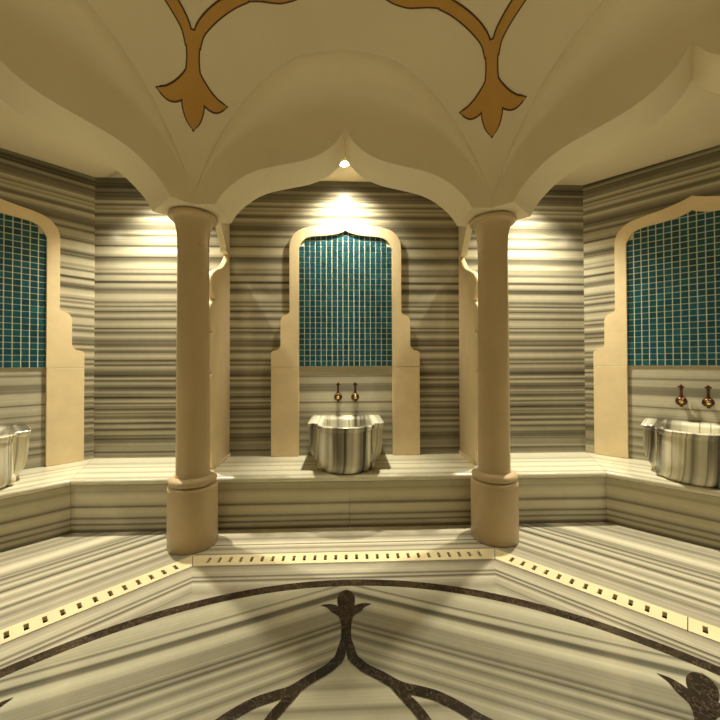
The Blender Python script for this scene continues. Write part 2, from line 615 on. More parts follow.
# ------------------------------------------------------------------ painted ornament on the dome
def dome_ribbon(mb, pts, brg, lift, grow=0.0, n=40, cross=4):
    """pts: (r, w, half width); w = sideways metres from the bearing.  Spline swept on the dome"""
    def cr(t):
        m = len(pts) - 1
        f = t * m
        i = min(int(f), m - 1)
        u = f - i
        P = [pts[max(0, i - 1)], pts[i], pts[i + 1], pts[min(m, i + 2)]]
        return tuple(.5 * (2 * P[1][k] + (P[2][k] - P[0][k]) * u + (2 * P[0][k] - 5 * P[1][k] + 4 * P[2][k] - P[3][k]) * u * u
                           + (3 * P[1][k] - P[0][k] - 3 * P[2][k] + P[3][k]) * u ** 3) for k in range(3))
    C = [cr(k / n) for k in range(n + 1)]
    rows = []
    for k in range(n + 1):
        a, b = C[max(0, k - 1)], C[min(n, k + 1)]
        d = Vector((b[1] - a[1], b[0] - a[0]))
        d.normalize()
        nrm = Vector((-d.y, d.x))
        h = max(C[k][2], .0005) + grow * min(1.0, .25 + C[k][2] / .012)
        c_ = Vector((C[k][1], C[k][0]))
        if grow and k == 0:
            c_ -= d * grow * .8
        if grow and k == n:
            c_ += d * grow * .8
        row = []
        for j in range(cross + 1):
            q = c_ + nrm * h * (1 - 2 * j / cross)
            r = q.y
            be = math.radians(brg) + q.x / r
            g = (dome_z(r + .001) - dome_z(r - .001)) / .002
            k_ = lift / math.hypot(1, g)
            r2, z2 = r + g * k_, dome_z(r) - k_
            row.append((r2 * math.sin(be), r2 * math.cos(be), z2))
        rows.append(row)
    mb.grid(rows, None, True)


def ornament(brg, label, far):
    e = empty('painted_scroll', label, 'ceiling ornament', (*rot((0, 2.5), brg), dome_z(2.5)), 0, 'ochre scrolls painted on the dome')
    lobe = [(2.34, 0, .048), (2.40, 0, .034), (2.46, 0, .031), (2.53, 0, .042), (2.60, 0, .060), (2.65, 0, .062), (2.70, 0, .040), (2.732, 0, .001)]
    strokes = {'stem': [lobe]}
    leaves, branches = [], []
    for s in (-1, 1):
        leaves.append([(2.50, s * .006, .022), (2.556, s * .038, .034), (2.598, s * .088, .034), (2.618, s * .145, .025), (2.612, s * .208, .001)])
        branches.append([(2.40, s * .022, .016), (2.34, s * .036, .022), (2.29, s * .072, .025), (2.232, s * .132, .026), (2.178, s * .205, .025),
                         (2.138, s * .275, .026)])
        branches.append([(2.140, s * .262, .022), (2.117, s * .335, .030), (2.096, s * .41, .044), (2.086, s * .47, .046), (2.07, s * .55, .034), (2.02, s * .63, .028), (1.94, s * .67, .026), (1.85, s * .672, .022), (1.77, s * .655, .018)])
    L = []
    for nm, ss in (('stem', [lobe]), ('leaf', leaves[:1]), ('leaf', leaves[1:]), ('branch', branches[:2]), ('branch', branches[2:])):
        mb = MB()
        for i, p in enumerate(ss):
            dome_ribbon(mb, p, brg, .006)
        mb.v = [tuple(Vector(p) - Vector(e.location)) for p in mb.v]
        mb.build(nm, M['gold'], e)
    mb = MB()
    for p in [lobe] + leaves + branches:
        dome_ribbon(mb, p, brg, .003, .0085)
    mb.v = [tuple(Vector(p) - Vector(e.location)) for p in mb.v]
    o = mb.build('outline', M['outline'], e)
    o['label'] = 'dark brown painted outline'
    return e


ornament(-22.5, 'ochre fleur scroll painted on the dome above the left column', 0)
ornament(22.5, 'ochre fleur scroll painted on the dome above the right column', 0)


# ------------------------------------------------------------------ walls
def wall_mesh(mb, brg, n, h):
    uvf = lambda p: (p[0] + brg * .1, p[2])
    t = .18
    k = T8 * t
    P = [(-h, n), (h, n), (h + k, n + t), (-h - k, n + t)]
    z0, z1 = -.1, CEIL + .1
    quads = [((0, 1), 0), ((1, 2), 0), ((2, 3), 0), ((3, 0), 0)]
    for (i, j), _ in quads:
        q = [(*P[i], z0), (*P[j], z0), (*P[j], z1), (*P[i], z1)]
        mb.face([rot(p, brg) for p in q], [uvf(p) for p in q])
    for z in (z0, z1):
        q = [(*p, z) for p in P]
        mb.face([rot(p, brg) for p in q], [uvf(p) for p in q])


for nm, brg, n, h, mt in (('wall_back', 0, WALL_N, WALL_H, 'wall'), ('wall_left', -45, DIAG_N, DIAG_H, 'wall_left'), ('wall_right', 45, DIAG_N, DIAG_H, 'wall_right')):
    mb = MB()
    wall_mesh(mb, brg, n, h)
    struct(mb.build(nm, M[mt]))
mb = MB()
for i in (2, 3, 4, 5, 6):
    wall_mesh(mb, 45 * i, WALL_N if i % 2 == 0 else DIAG_N, WALL_H if i % 2 == 0 else DIAG_H)
struct(mb.build('wall_rear', M['wall']))

# ------------------------------------------------------------------ floor
R_OUT, R_IN = 2.37, 2.303
DR_I, DR_O = 2.565, 2.705
mb = MB()
for i in range(8):
    brg = 45 * i
    # between ring and drain
    N = 24
    for k in range(N):
        a0, a1 = math.radians(-22.5 + 45 * k / N), math.radians(-22.5 + 45 * (k + 1) / N)
        q = [(R_OUT * math.sin(a0), R_OUT * math.cos(a0), 0), (R_OUT * math.sin(a1), R_OUT * math.cos(a1), 0),
             (DR_I * math.tan(a1), DR_I, 0), (DR_I * math.tan(a0), DR_I, 0)]
        mb.face([rot(p, brg) for p in q], [(p[0] + brg * .13, p[1]) for p in q], False, 2)
    # channel under the drain covers
    a, b = DR_I * T8, DR_O * T8
    q = [(-a, DR_I, -.14), (a, DR_I, -.14), (b, DR_O, -.14), (-b, DR_O, -.14)]
    mb.face([rot(p, brg) for p in q], None, False, 1)
    q = [(-a, DR_I, -.14), (a, DR_I, -.14), (a, DR_I, 0), (-a, DR_I, 0)]
    mb.face([rot(p, brg) for p in q], None, False, 1)
    q = [(-b, DR_O, -.14), (b, DR_O, -.14), (b, DR_O, 0), (-b, DR_O, 0)]
    mb.face([rot(p, brg) for p in q], None, False, 1)
    # outside the drain
    cxx, cyy = COL_N * T8, COL_N
    if i % 2 == 0:
        q = [(-b, DR_O, 0), (b, DR_O, 0), (1.2, cyy, 0), (1.2, WALL_N + .02, 0), (-1.2, WALL_N + .02, 0), (-1.2, cyy, 0)]
    else:
        c1 = rot((1.2, cyy), -45)
        c2 = rot((1.2, WALL_N + .02), -45)
        c3 = rot((WALL_H, WALL_N + .02), -45)
        c4 = (-DIAG_H, DIAG_N + .02)
        m_ = lambda p: (-p[0], p[1])
        q2 = [(-b, DR_O), (b, DR_O), m_(c1), m_(c2), m_(c3), m_(c4), c4, c3, c2, c1]
        q = [(p[0], p[1], 0) for p in q2]
    mb.face([rot(p, brg) for p in q], [(p[0] + brg * .21, p[1]) for p in q], False, 3 if i % 2 == 0 else 0)
struct(mb.build('floor', [M['floor'], M['channel'], M['floor_in'], M['floor_back']]))


# ------------------------------------------------------------------ floor medallion
med = empty('floor_medallion', 'round inlaid marble medallion with dark border and scroll motifs in the floor centre', 'floor inlay')


def star_r(db):
    """radius of the scalloped inner line, db = degrees from a motif bearing (-22.5..22.5)"""
    return lerp_table([0, .6, 1.3, 2.8, 5.8, 8, 9, 11, 13.5, 15.5, 17.5, 20, 22.5],
                      [1.87, 1.785, 1.745, 1.697, 1.648, 1.613, 1.604, 1.598, 1.590, 1.575, 1.556, 1.53, 1.515], abs(db))


mb = MB()
ND = 30
for i in range(8):
    # banded wedges centred on the column bearings, outside the scroll line
    for k in range(ND):
        d0, d1 = -22.5 + 45 * k / ND, -22.5 + 45 * (k + 1) / ND
        brg = 45 * i + 22.5
        rr = [star_r(22.5 - abs(d)) for d in (d0, d1)]
        for m in range(4):
            q = []
            for d, r0, tt in ((d0, rr[0], m / 4), (d1, rr[1], m / 4), (d1, rr[1], (m + 1) / 4), (d0, rr[0], (m + 1) / 4)):
                r = r0 + (R_IN - r0) * tt
                q.append((r * math.sin(math.radians(d)), r * math.cos(math.radians(d)), 0))
            mb.face([rot(p, brg) for p in q], [(p[0] * (1) + i * 3.1, p[1]) for p in q])
        # core
        brg = 45 * i
        rr = [star_r(d) for d in (d0, d1)]
        q = [(0, 0, 0)]
        for d, r in ((d0, rr[0]), (d1, rr[1])):
            q.append((r * math.sin(math.radians(d)), r * math.cos(math.radians(d)), 0))
        mb.face([rot(p, brg) for p in q], [(p[0] + i * 2.3, p[1]) for p in q], False, 1)
o = mb.build('stone_disc', [M['disc'], M['disc_in']], med)
mb = MB()
rows = [[(r * math.sin(2 * PI * k / 192), r * math.cos(2 * PI * k / 192), 0) for k in range(192)] for r in (R_IN, R_OUT)]
mb.grid(rows, None, False, True)
o = mb.build('border_ring', M['dark'], med)
o['label'] = 'dark brown marble border ring'


def floor_ribbon(mb, pts, brg, n=40, z=.0015):
    def cr(t):
        m = len(pts) - 1
        f = t * m
        i = min(int(f), m - 1)
        u = f - i
        P = [pts[max(0, i - 1)], pts[i], pts[i + 1], pts[min(m, i + 2)]]
        return tuple(.5 * (2 * P[1][k] + (P[2][k] - P[0][k]) * u + (2 * P[0][k] - 5 * P[1][k] + 4 * P[2][k] - P[3][k]) * u * u
                           + (3 * P[1][k] - P[0][k] - 3 * P[2][k] + P[3][k]) * u ** 3) for k in range(3))
    C = [cr(k / n) for k in range(n + 1)]
    rows = []
    for k in range(n + 1):
        a, b = C[max(0, k - 1)], C[min(n, k + 1)]
        d = Vector((b[0] - a[0], b[1] - a[1])).normalized()
        nr = Vector((-d.y, d.x))
        c_ = Vector(C[k][:2])
        h = max(C[k][2], .0004)
        rows.append([rot((*(c_ + nr * h), z), brg), rot((*c_, z), brg), rot((*(c_ - nr * h), z), brg)])
    mb.grid(rows, None, False)


for brg in (0, 45, -45):
    mb = MB()
    # finial, leaves, stem (x sideways, y outwards)
    floor_ribbon(mb, [(0, 2.262, .001), (0, 2.245, .03), (0, 2.20, .05), (0, 2.15, .052), (0, 2.112, .044)], brg)
    floor_ribbon(mb, [(0, 2.118, .052), (0, 2.07, .058), (0, 2.02, .038), (0, 1.97, .028), (0, 1.90, .026), (0, 1.82, .028)], brg, z=.002)
    for s in (-1, 1):
        floor_ribbon(mb, [(s * .02, 2.04, .02), (s * .06, 2.088, .030), (s * .10, 2.118, .018), (s * .148, 2.126, .001)], brg, z=.0025)
    mb.build('fleur', M['dark'], med)
    mb = MB()
    for s in (-1, 1):
        d = []
        for db in (.55, 1.0, 1.8, 2.8, 4.2, 5.8, 7.5, 9, 11, 13.5, 15.5, 17.5, 20, 22.5):
            r = star_r(db)
            a = math.radians(db * s)
            d.append((r * math.sin(a), r * math.cos(a), .0245))
        d[0] = (s * .009, 1.87, .017)
        floor_ribbon(mb, d, brg, 80, .003 if s < 0 else .0035)
        # inner scroll leaving the scalloped line
        floor_ribbon(mb, [(s * .195, 1.612, .014), (s * .228, 1.567, .019), (s * .259, 1.527, .021), (s * .293, 1.476, .022), (s * .325, 1.40, .023), (s * .34, 1.30, .024), (s * .31, 1.17, .024), (s * .22, 1.06, .022)], brg, 40, .004)
    mb.build('scroll', M['dark'], med)


# ------------------------------------------------------------------ slotted drain covers
def drain_piece(name_label, brg, s0, s1, mitre0, mitre1):
    """cover strip in the local frame of one octagon side, s along the side"""
    e = tag(None, '', '') if False else None
    mb = MB()
    top, bot = .003, -.022
    gap = .002
    n0, n1 = DR_I + gap, DR_O - gap
    ns0, ns1 = n0 + .036, n1 - .036           # slot ends
    pitch, sw = .0752, .021
    cuts = []
    cnt = int((s1 - s0 - .045) / pitch)
    st = (s0 + s1) / 2 - (cnt - 1) * pitch / 2
    for k in range(cnt):
        c_ = st + k * pitch
        cuts.append((c_ - sw / 2, c_ + sw / 2))

    def lim(s, n):
        if mitre0 and s == s0:
            return -n * T8 + gap
        if mitre1 and s == s1:
            return n * T8 - gap
        return s
    xs = [s0]
    for a, b in cuts:
        xs += [a, b]
    xs.append(s1)

    def quad(a, b, na, nb, z):
        mb.face([rot((lim(a, na), na, z), brg), rot((lim(b, na), na, z), brg), rot((lim(b, nb), nb, z), brg), rot((lim(a, nb), nb, z), brg)])

    def wallq(p, q):
        mb.face([rot((*p, bot), brg), rot((*q, bot), brg), rot((*q, top), brg), rot((*p, top), brg)])
    for z in (top, bot):
        for i in range(len(xs) - 1):
            a, b = xs[i], xs[i + 1]
            quad(a, b, n0, ns0, z)
            quad(a, b, ns1, n1, z)
            if i % 2 == 0:
                quad(a, b, ns0, ns1, z)
    for a, b in cuts:
        wallq((a, ns0), (b, ns0))
        wallq((b, ns0), (b, ns1))
        wallq((b, ns1), (a, ns1))
        wallq((a, ns1), (a, ns0))
    c0 = [(lim(s0, n0), n0), (lim(s1, n0), n0), (lim(s1, n1), n1), (lim(s0, n1), n1)]
    for i in range(4):
        wallq(c0[i], c0[(i + 1) % 4])
    o = mb.build('drain_cover', M['drain'])
    c = Vector((*rot(((s0 + s1) / 2, (n0 + n1) / 2), brg), 0))
    o.data.transform(Matrix.Translation(-c))
    o.location = c
    tag(o, name_label, 'drain cover', 'slotted drain covers round the medallion')
    return o


hs = DR_I * T8
drain_piece('cream slotted stone drain cover running between the two column bases', 0, -hs, hs, 1, 1)
drain_piece('cream slotted stone drain cover running from the left column base to the left edge', -45, -hs, hs, 1, 1)
RJ = -.05
drain_piece('long cream slotted drain cover starting at the right column base', 45, -hs, RJ, 1, 0)
drain_piece('short cream slotted drain cover beyond the joint at the right edge', 45, RJ + .004, hs, 0, 1)


# ------------------------------------------------------------------ benches
def bench(label, brg, n, h, seams):
    e = empty('marble_bench', label, 'bench', (*rot((0, n), brg), 0), -math.radians(brg), 'banded marble wall benches')
    hl = lambda d: h - d * T8 - .0015        # half length at distance d from the wall
    D = .69
    mb = MB()
    prof = [(.004, SEAT - .052), (.004, SEAT)]
    prof += [(d, SEAT) for d in (.1, .2, .3, .4, .5, .6, D - .022)]
    prof += [(D - .022 + .022 * math.sin(a), SEAT - .026 + .026 * math.cos(a)) for a in [PI * k / 10 for k in range(1, 11)]]
    prof += [(D - .03, SEAT - .052)]
    pos = 0
    rows = []
    vs = []
    for k, (d, z) in enumerate(prof):
        if k:
            pos += math.hypot(d - prof[k - 1][0], z - prof[k - 1][1])
        vs.append(pos)
        rows.append([(-hl(d) + 2 * hl(d) * j / 12, -d, z) for j in range(13)])
    for i in range(len(rows) - 1):
        for j in range(12):
            q = [rows[i][j], rows[i][j + 1], rows[i + 1][j + 1], rows[i + 1][j]]
            mb.face(q, [(p[0] + brg, v) for p, v in zip(q, (vs[i], vs[i], vs[i + 1], vs[i + 1]))], True)
    mb.face([r[0] for r in rows[:-1]][::-1])
    mb.face([r[-1] for r in rows[:-1]])
    q = [rows[0][0], rows[0][-1], rows[-1][-1], rows[-1][0]]
    mb.face(q)
    mb.build('seat_slab', M['bench_top'], e, autosmooth=40)
    d0, d1 = .64, .67
    edges = [-1] + seams + [1]
    for i in range(len(edges) - 1):
        mb = MB()
        def X(v, d):
            return -hl(d) if v == -1 else hl(d) if v == 1 else v
        a, b = edges[i], edges[i + 1]
        ga = .0012 if a != -1 else 0
        gb = -.0012 if b != 1 else 0
        P = [(X(a, d1) + ga, -d1), (X(b, d1) + gb, -d1), (X(b, d0) + gb, -d0), (X(a, d0) + ga, -d0)]
        for ii in range(4):
            p, q_ = P[ii], P[(ii + 1) % 4]
            q = [(*p, 0), (*q_, 0), (*q_, SEAT - .053), (*p, SEAT - .053)]
            mb.face(q, [(c[0] + brg * .3 + i * 1.7, c[2]) for c in q])
        for z in (0, SEAT - .053):
            mb.face([(*p, z) for p in P])
        mb.build('front_panel', M['bench_front'], e)
    return e


bench('long banded marble bench along the back wall, behind the columns', 0, WALL_N, WALL_H, [.03])
bench('short banded marble bench under the left niche', -45, DIAG_N, DIAG_H, [])
bench('short banded marble bench under the right niche', 45, DIAG_N, DIAG_H, [])

# ------------------------------------------------------------------ columns
col0 = empty('column', 'slender beige stone column left of the middle niche', 'column', (-COL_N * T8, COL_N, 0), 0, 'stone columns carrying the dome')


def arc(cx, cz, r, a0, a1, n=8):
    return [(cx + r * math.cos(math.radians(a0 + (a1 - a0) * k / n)), cz + r * math.sin(math.radians(a0 + (a1 - a0) * k / n))) for k in range(n + 1)]


mb = MB()
mb.lathe([(0, .001), (.176, .001), (.182, .008), (.182, .44)] + arc(.152, .44, .03, 0, 80, 8) + [(.15, .472), (0, .472)], 64)
mb.build('plinth', M['column'], col0, autosmooth=50)
mb = MB()
mb.lathe([(0, .470), (.158, .470)] + arc(.145, .502, .0315, -88, 88, 12) + [(.128, .536), (.126, .55), (0, .55)], 64)
mb.build('base_ring', M['column'], col0, autosmooth=50)
mb = MB()
mb.lathe([(0, .548), (.1235, .548), (.1235, .56), (.1215, .8), (.1195, 1.3), (.117, 1.8), (.115, 2.2), (.1145, 2.30), (0, 2.30)], 64)
mb.build('shaft', M['column'], col0, autosmooth=50)
mb = MB()
mb.lathe([(0, 2.30), (.1165, 2.30), (.118, 2.305), (.1165, 2.31), (.116, 2.325), (.1165, 2.36), (.119, 2.41), (.1245, 2.455), (.133, 2.49), (.142, 2.514), (.150, 2.526)]
         + arc(.159, 2.549, .0215, -80, 80, 12) + [(.145, 2.572), (.145, SPRING - .001), (0, SPRING - .001)], 64)
mb.build('capital', M['column'], col0, autosmooth=50)
copy_thing(col0, (COL_N * T8, COL_N, 0), 0, 'slender beige stone column right of the middle niche')


# ------------------------------------------------------------------ scalloped partitions
def bez(pts, n=10):
    """Catmull-Rom through points"""
    out = []
    m = len(pts) - 1
    for i in range(m):
        P = [pts[max(0, i - 1)], pts[i], pts[i + 1], pts[min(m, i + 2)]]
        for k in range(n):
            u = k / n
            out.append(tuple(.5 * (2 * P[1][j] + (P[2][j] - P[0][j]) * u + (2 * P[0][j] - 5 * P[1][j] + 4 * P[2][j] - P[3][j]) * u * u
                                   + (3 * P[1][j] - P[0][j] - 3 * P[2][j] + P[3][j]) * u ** 3) for j in range(2)))
    out.append(pts[-1])
    return out


def partition(side, label):
    # local: x = 0 is the face towards the middle bay, thickness away from it; y = 0 wall, room at -y
    e = empty('scalloped_partition', label, 'partition', (side * 1.2, WALL_N - .002, 0), 0, 'scalloped stone partitions')
    th = .062
    lobes = [[(-.43, SEAT + .001), (-.47, .62), (-.52, .85), (-.555, 1.08), (-.56, 1.19), (-.535, 1.27), (-.485, 1.315)],
             [(-.485, 1.315), (-.55, 1.36), (-.595, 1.44), (-.59, 1.55), (-.54, 1.645), (-.46, 1.69)],
             [(-.46, 1.69), (-.53, 1.72), (-.56, 1.80), (-.54, 1.89), (-.47, 1.965), (-.375, 1.995)],
             [(-.375, 1.995), (-.44, 2.02), (-.478, 2.085), (-.475, 2.165), (-.435, 2.235), (-.345, 2.29), (-.235, 2.335), (-.135, 2.395), (-.06, 2.475), (0, 2.533)]]
    prof = [(0, SEAT + .001)]
    for l in lobes:
        c_ = bez(l, 8)
        prof += c_ if len(prof) == 1 else c_[1:]
    # rounded edges: the outline is inset towards both faces
    n = len(prof)
    nrm = []
    for k, p in enumerate(prof):
        a_, b_ = prof[max(1, k - 1)] if k else p, prof[min(n - 1, k + 1)]
        d = Vector((b_[0] - a_[0], b_[1] - a_[1]))
        d = d.normalized() if d.length > 1e-9 else Vector((0, 1))
        nrm.append(Vector((d.y, -d.x)) if 1 <= k < n - 1 else Vector((1, 0)) if k == 1 else Vector((0, 0)))
    R_ = .02
    layers = []
    for k in range(6):
        a_ = PI / 2 * k / 5
        layers.append((R_ * (1 - math.sin(a_)), R_ * (1 - math.cos(a_))))
    lay = [(x, i_) for x, i_ in layers[::-1]]
    lay = [(R_ * (1 - math.cos(PI / 2 * k / 5)), R_ * (1 - math.sin(PI / 2 * k / 5))) for k in range(6)]
    lay += [(th - x, i_) for x, i_ in lay[::-1]]
    rows = []
    for x, ins in lay:
        row = []
        for p, nv in zip(prof, nrm):
            row.append((side * x, min(0, p[0] + nv.x * ins), max(SEAT + .001, p[1] + nv.y * ins)))
        rows.append(row)
    a, b = (0, th) if side > 0 else (-th, 0)
    mb = MB()
    mb.grid(rows, None, True, True)
    mb.face(rows[0])
    mb.face(rows[-1][::-1])
    mb.build('fin_panel', M['cream'], e, autosmooth=55)
    mb = MB()
    x0, x1 = (-.012, 0) if side > 0 else (0, .012)
    mb.box(x0, x1, -.42, -.002, SEAT + .001, SEAT + .036)
    mb.build('base_strip', M['cream'], e, bevel=.004)
    # web closing the bay above the partition, up to the ceiling
    low = bez([(0, 2.53), (-.10, 2.53), (-.125, 2.58), (-.19, 2.66), (-.27, 2.76), (-.36, 2.84), (-.45, 2.86), (-.56, 2.80), (-.66, 2.69), (-.72, 2.58)], 6)
    prof = low + [(-.724, CEIL - .001), (0, CEIL - .001)]
    mb = MB()
    mb.prism(prof, 'x', a, b)
    mb.build('arch_web', M['arch'], e, bevel=.004)
    return e


partition(-1, 'cream scalloped stone partition between the left column and the back wall')
partition(1, 'cream scalloped stone partition between the right column and the back wall')


# ------------------------------------------------------------------ niches
def niche_outer():
    """right half, from the bottom step up to the tip"""
    p = [(.77, 1.515)]
    p += bez([(.77, 1.515), (.755, 1.53), (.728, 1.538), (.70, 1.548), (.68, 1.572), (.672, 1.60)], 5)[1:]
    p += bez([(.672, 1.835), (.665, 1.865), (.648, 1.89), (.62, 1.905), (.595, 1.917), (.58, 1.94)], 5)
    p += bez([(.58, 2.60), (.572, 2.66), (.55, 2.715), (.51, 2.763), (.455, 2.797), (.38, 2.817), (.30, 2.83), (.22, 2.845), (.15, 2.862), (.09, 2.880), (.04, 2.897), (.0, 2.915)], 5)
    return p


def niche_inner():
    return bez([(.485, 1.368), (.485, 2.0), (.485, 2.545), (.478, 2.60), (.455, 2.655), (.42, 2.693), (.37, 2.715), (.30, 2.724), (.22, 2.730), (.15, 2.738), (.09, 2.750), (.04, 2.766), (0, 2.787)], 5)


def inner_top(x):
    best = 1.37
    pts = niche_inner()
    for a, b in zip(pts, pts[1:]):
        x0, x1 = max(a[0], b[0]), min(a[0], b[0])
        if x1 <= abs(x) <= x0 and abs(a[0] - b[0]) > 1e-6:
            t = (abs(x) - a[0]) / (b[0] - a[0])
            best = max(best, a[1] + t * (b[1] - a[1]))
    return best


FR = .045      # how far the stone surround stands proud of the wall


def niche(label, brg, n):
    e = empty('niche_surround', label, 'wall niche', (*rot((0, n), brg), SEAT), -math.radians(brg), 'ogee niches with teal mosaic')
    dz = -SEAT
    out = niche_outer()
    inn = niche_inner()
    half = [(.77, 1.369)] + out + inn[::-1]
    poly = [(.77, 1.369)] + out + [(-x, z) for x, z in out[:-1][::-1]] + [(-.77, 1.369)] + [(-x, z) for x, z in inn[:-1]] + inn[::-1]
    clean = []
    for p in poly:
        if not clean or math.hypot(p[0] - clean[-1][0], p[1] - clean[-1][1]) > 1e-4:
            clean.append(p)
    mb = MB()
    mb.prism([(x, z + dz) for x, z in clean], 'y', -FR, -.0005)
    mb.build('arch_head', M['cream'], e, bevel=.007, bev_seg=2)
    for s in (-1, 1):
        mb = MB()
        x0, x1 = sorted((s * .485, s * .77))
        mb.box(x0, x1, -FR, -.0005, .001, 1.366 + dz)
        mb.build('leg', M['cream'], e, bevel=.005)
    # glass mosaic
    g = MB()
    rowsn = 25
    pt = .97 / 17
    gx = [-.485 + .97 * k / 40 for k in range(41)]
    top = [(x, min(inner_top(x) + .03, 2.80)) for x in gx]
    poly = [(-.486, 1.372)] + [(.486, 1.372)] + [(x, z) for x, z in top[::-1]]
    g.prism([(x, z + dz) for x, z in poly], 'y', -.018, -.0005)
    panel = g.build('mosaic_panel', M['grout'], e)
    tm = MB()
    for c_ in range(17):
        for r in range(rowsn):
            x0 = -.485 + c_ * pt + .0035
            x1 = x0 + pt - .007
            z0 = 1.372 + r * pt + .0035
            z1 = z0 + pt - .007
            lim = min(inner_top(x0), inner_top(x1)) + .028
            if z0 > lim - .01:
                continue
            z1 = min(z1, lim)
            b = .002
            y0, y1 = -.0179, -.0225
            A = [(x0, y0, z0 + dz), (x1, y0, z0 + dz), (x1, y0, z1 + dz), (x0, y0, z1 + dz)]
            B = [(x0 + b, y1, z0 + b + dz), (x1 - b, y1, z0 + b + dz), (x1 - b, y1, z1 - b + dz), (x0 + b, y1, z1 - b + dz)]
            tm.face(B)
            for k in range(4):
                tm.face([A[k], A[(k + 1) % 4], B[(k + 1) % 4], B[k]])
    o = tm.build('mosaic_tiles', M['tile'], panel)
    o['label'] = 'small square teal glass tiles'
    mb = MB()
    mb.box(-.4845, .4845, -.006, -.0005, .001, 1.371 + dz, lambda p: (p[0] + brg * .17, p[2] + SEAT + brg * .0006))
    o = mb.build('splash_panel', M['splash'], e)
    o['label'] = 'banded marble panel below the mosaic'
    return e


niche('cream ogee niche with teal mosaic on the back wall between the columns', 0, WALL_N)
niche('cream ogee niche with teal mosaic cut by the left edge', -45, DIAG_N)
niche('cream ogee niche with teal mosaic at the right edge', 45, DIAG_N)


# ------------------------------------------------------------------ wash basins
def basin(label, brg, n):
    e = empty('wash_basin', label, 'basin', (*rot((0, n - .0065), brg), SEAT), -math.radians(brg), 'marble basins in the niches')
    H = .415

    def section(t):
        br = lerp_table([0, .06, .16, .3, .55, .8, .9, .925, 1.0], [.215, .236, .246, .246, .238, .236, .238, .25, .252], t)
        by = lerp_table([0, .06, .16, .3, .55, .8, .9, .925, 1.0], [.20, .218, .225, .222, .205, .19, .182, .19, .188], t)
        cy = lerp_table([0, .3, 1], [-.455, -.49, -.552], t)
        ew = lerp_table([0, .12, .3, .55, .8, .9, .925, 1], [.262, .290, .326, .338, .341, .341, .349, .352], t)
        ed = lerp_table([0, .3, .6, .9, .925, 1], [-.36, -.42, -.46, -.475, -.49, -.495], t)
        R = [(ew - .004, 0), (ew, -.10), (ew, -.25), (ew, ed + .05), (ew - .004, ed + .015), (ew - .022, ed)]
        R += [((ew + br) / 2, ed - .001), (br + .022, ed - .002), (br + .006, ed - .012)]
        y1 = min(cy, ed - .03)
        R += [(br, y1)]
        R += [(br * math.cos(a), min(y1 - .001, cy - by * math.sin(a))) for a in [math.radians(x) for x in (8, 16, 25, 34, 44, 54, 64, 74, 82)]]
        R += [(0, cy - by)]
        return R + [(-x, y) for x, y in R[:-1][::-1]]
    ts = [0, .02, .06, .11, .16, .22, .3, .4, .5, .6, .7, .8, .87, .9, .912, .925, .96, .985, 1.0]
    rows = []
    for t in ts:
        sec = section(t)
        if t == 1.0:
            sec = [(x * .985, y * .988) for x, y in sec]
        rows.append([(x, y, .001 + H * t) for x, y in sec])
    uvf = lambda p: (p[2] * .6 + brg, p[0] + (p[1] * .35) + brg * .11)
    mb = MB()
    ids = mb.grid(rows, uvf, True)
    mb.face([r for r in rows[0]][::-1])
    # back
    for i in range(len(rows) - 1):
        q = [rows[i][0], rows[i][-1], rows[i + 1][-1], rows[i + 1][0]]
        mb.face(q)
    mb.build('bowl', M['basin'], e, autosmooth=45)
    # rim and cavity
    C = (0, -.40)
    top = rows[-1]

    def inner(p, kx, ky, z):
        dx, dy = p[0] - C[0], p[1] - C[1]
        L = math.hypot(dx, dy)
        dx, dy = dx / L, dy / L
        rx, ry = .215 * kx, (.30 if dy < 0 else .33) * ky
        ex = 3.2 if dy > 0 else 2.1
        r = 1 / ((abs(dx) / rx) ** ex + (abs(dy) / ry) ** ex) ** (1 / ex)
        return (C[0] + dx * r, C[1] + dy * r, z)
    zt = .001 + H
    rr = [top]
    for kx, ky, z in ((1.03, 1.02, zt + .001), (1.0, 1.0, zt - .004), (.97, .975, zt - .03), (.93, .94, zt - .10), (.86, .87, zt - .16), (.70, .72, zt - .20), (.4, .42, zt - .22), (.06, .06, zt - .226)):
        rr.append([inner(p, kx, ky, z) for p in top])
    mb = MB()
    mb.grid(rr, lambda p: (p[2] * .6 + brg, p[0] * .7 + brg * .11 + .3), True, True)
    mb.face(rr[-1])
    o = mb.build('rim', M['basin'], e, autosmooth=45)
    for s in (-1, 1):
        mb = MB()
        prof = [(.045 * math.sin(PI * k / 12), .05 - .05 * math.cos(PI * k / 12) * (1 if k > 6 else 1)) for k in range(13)]
        mb.lathe([(r, z) for r, z in prof], 20, 'z', (s * .215, -.515, .0), uvf)
        mb.build('foot', M['basin'], e)
    return e


basin('veined marble wash basin on the bench in the middle niche', 0, WALL_N)
basin('veined marble wash basin cut by the left edge, on the left bench', -45, DIAG_N)
basin('veined marble wash basin at the right edge, on the right bench', 45, DIAG_N)


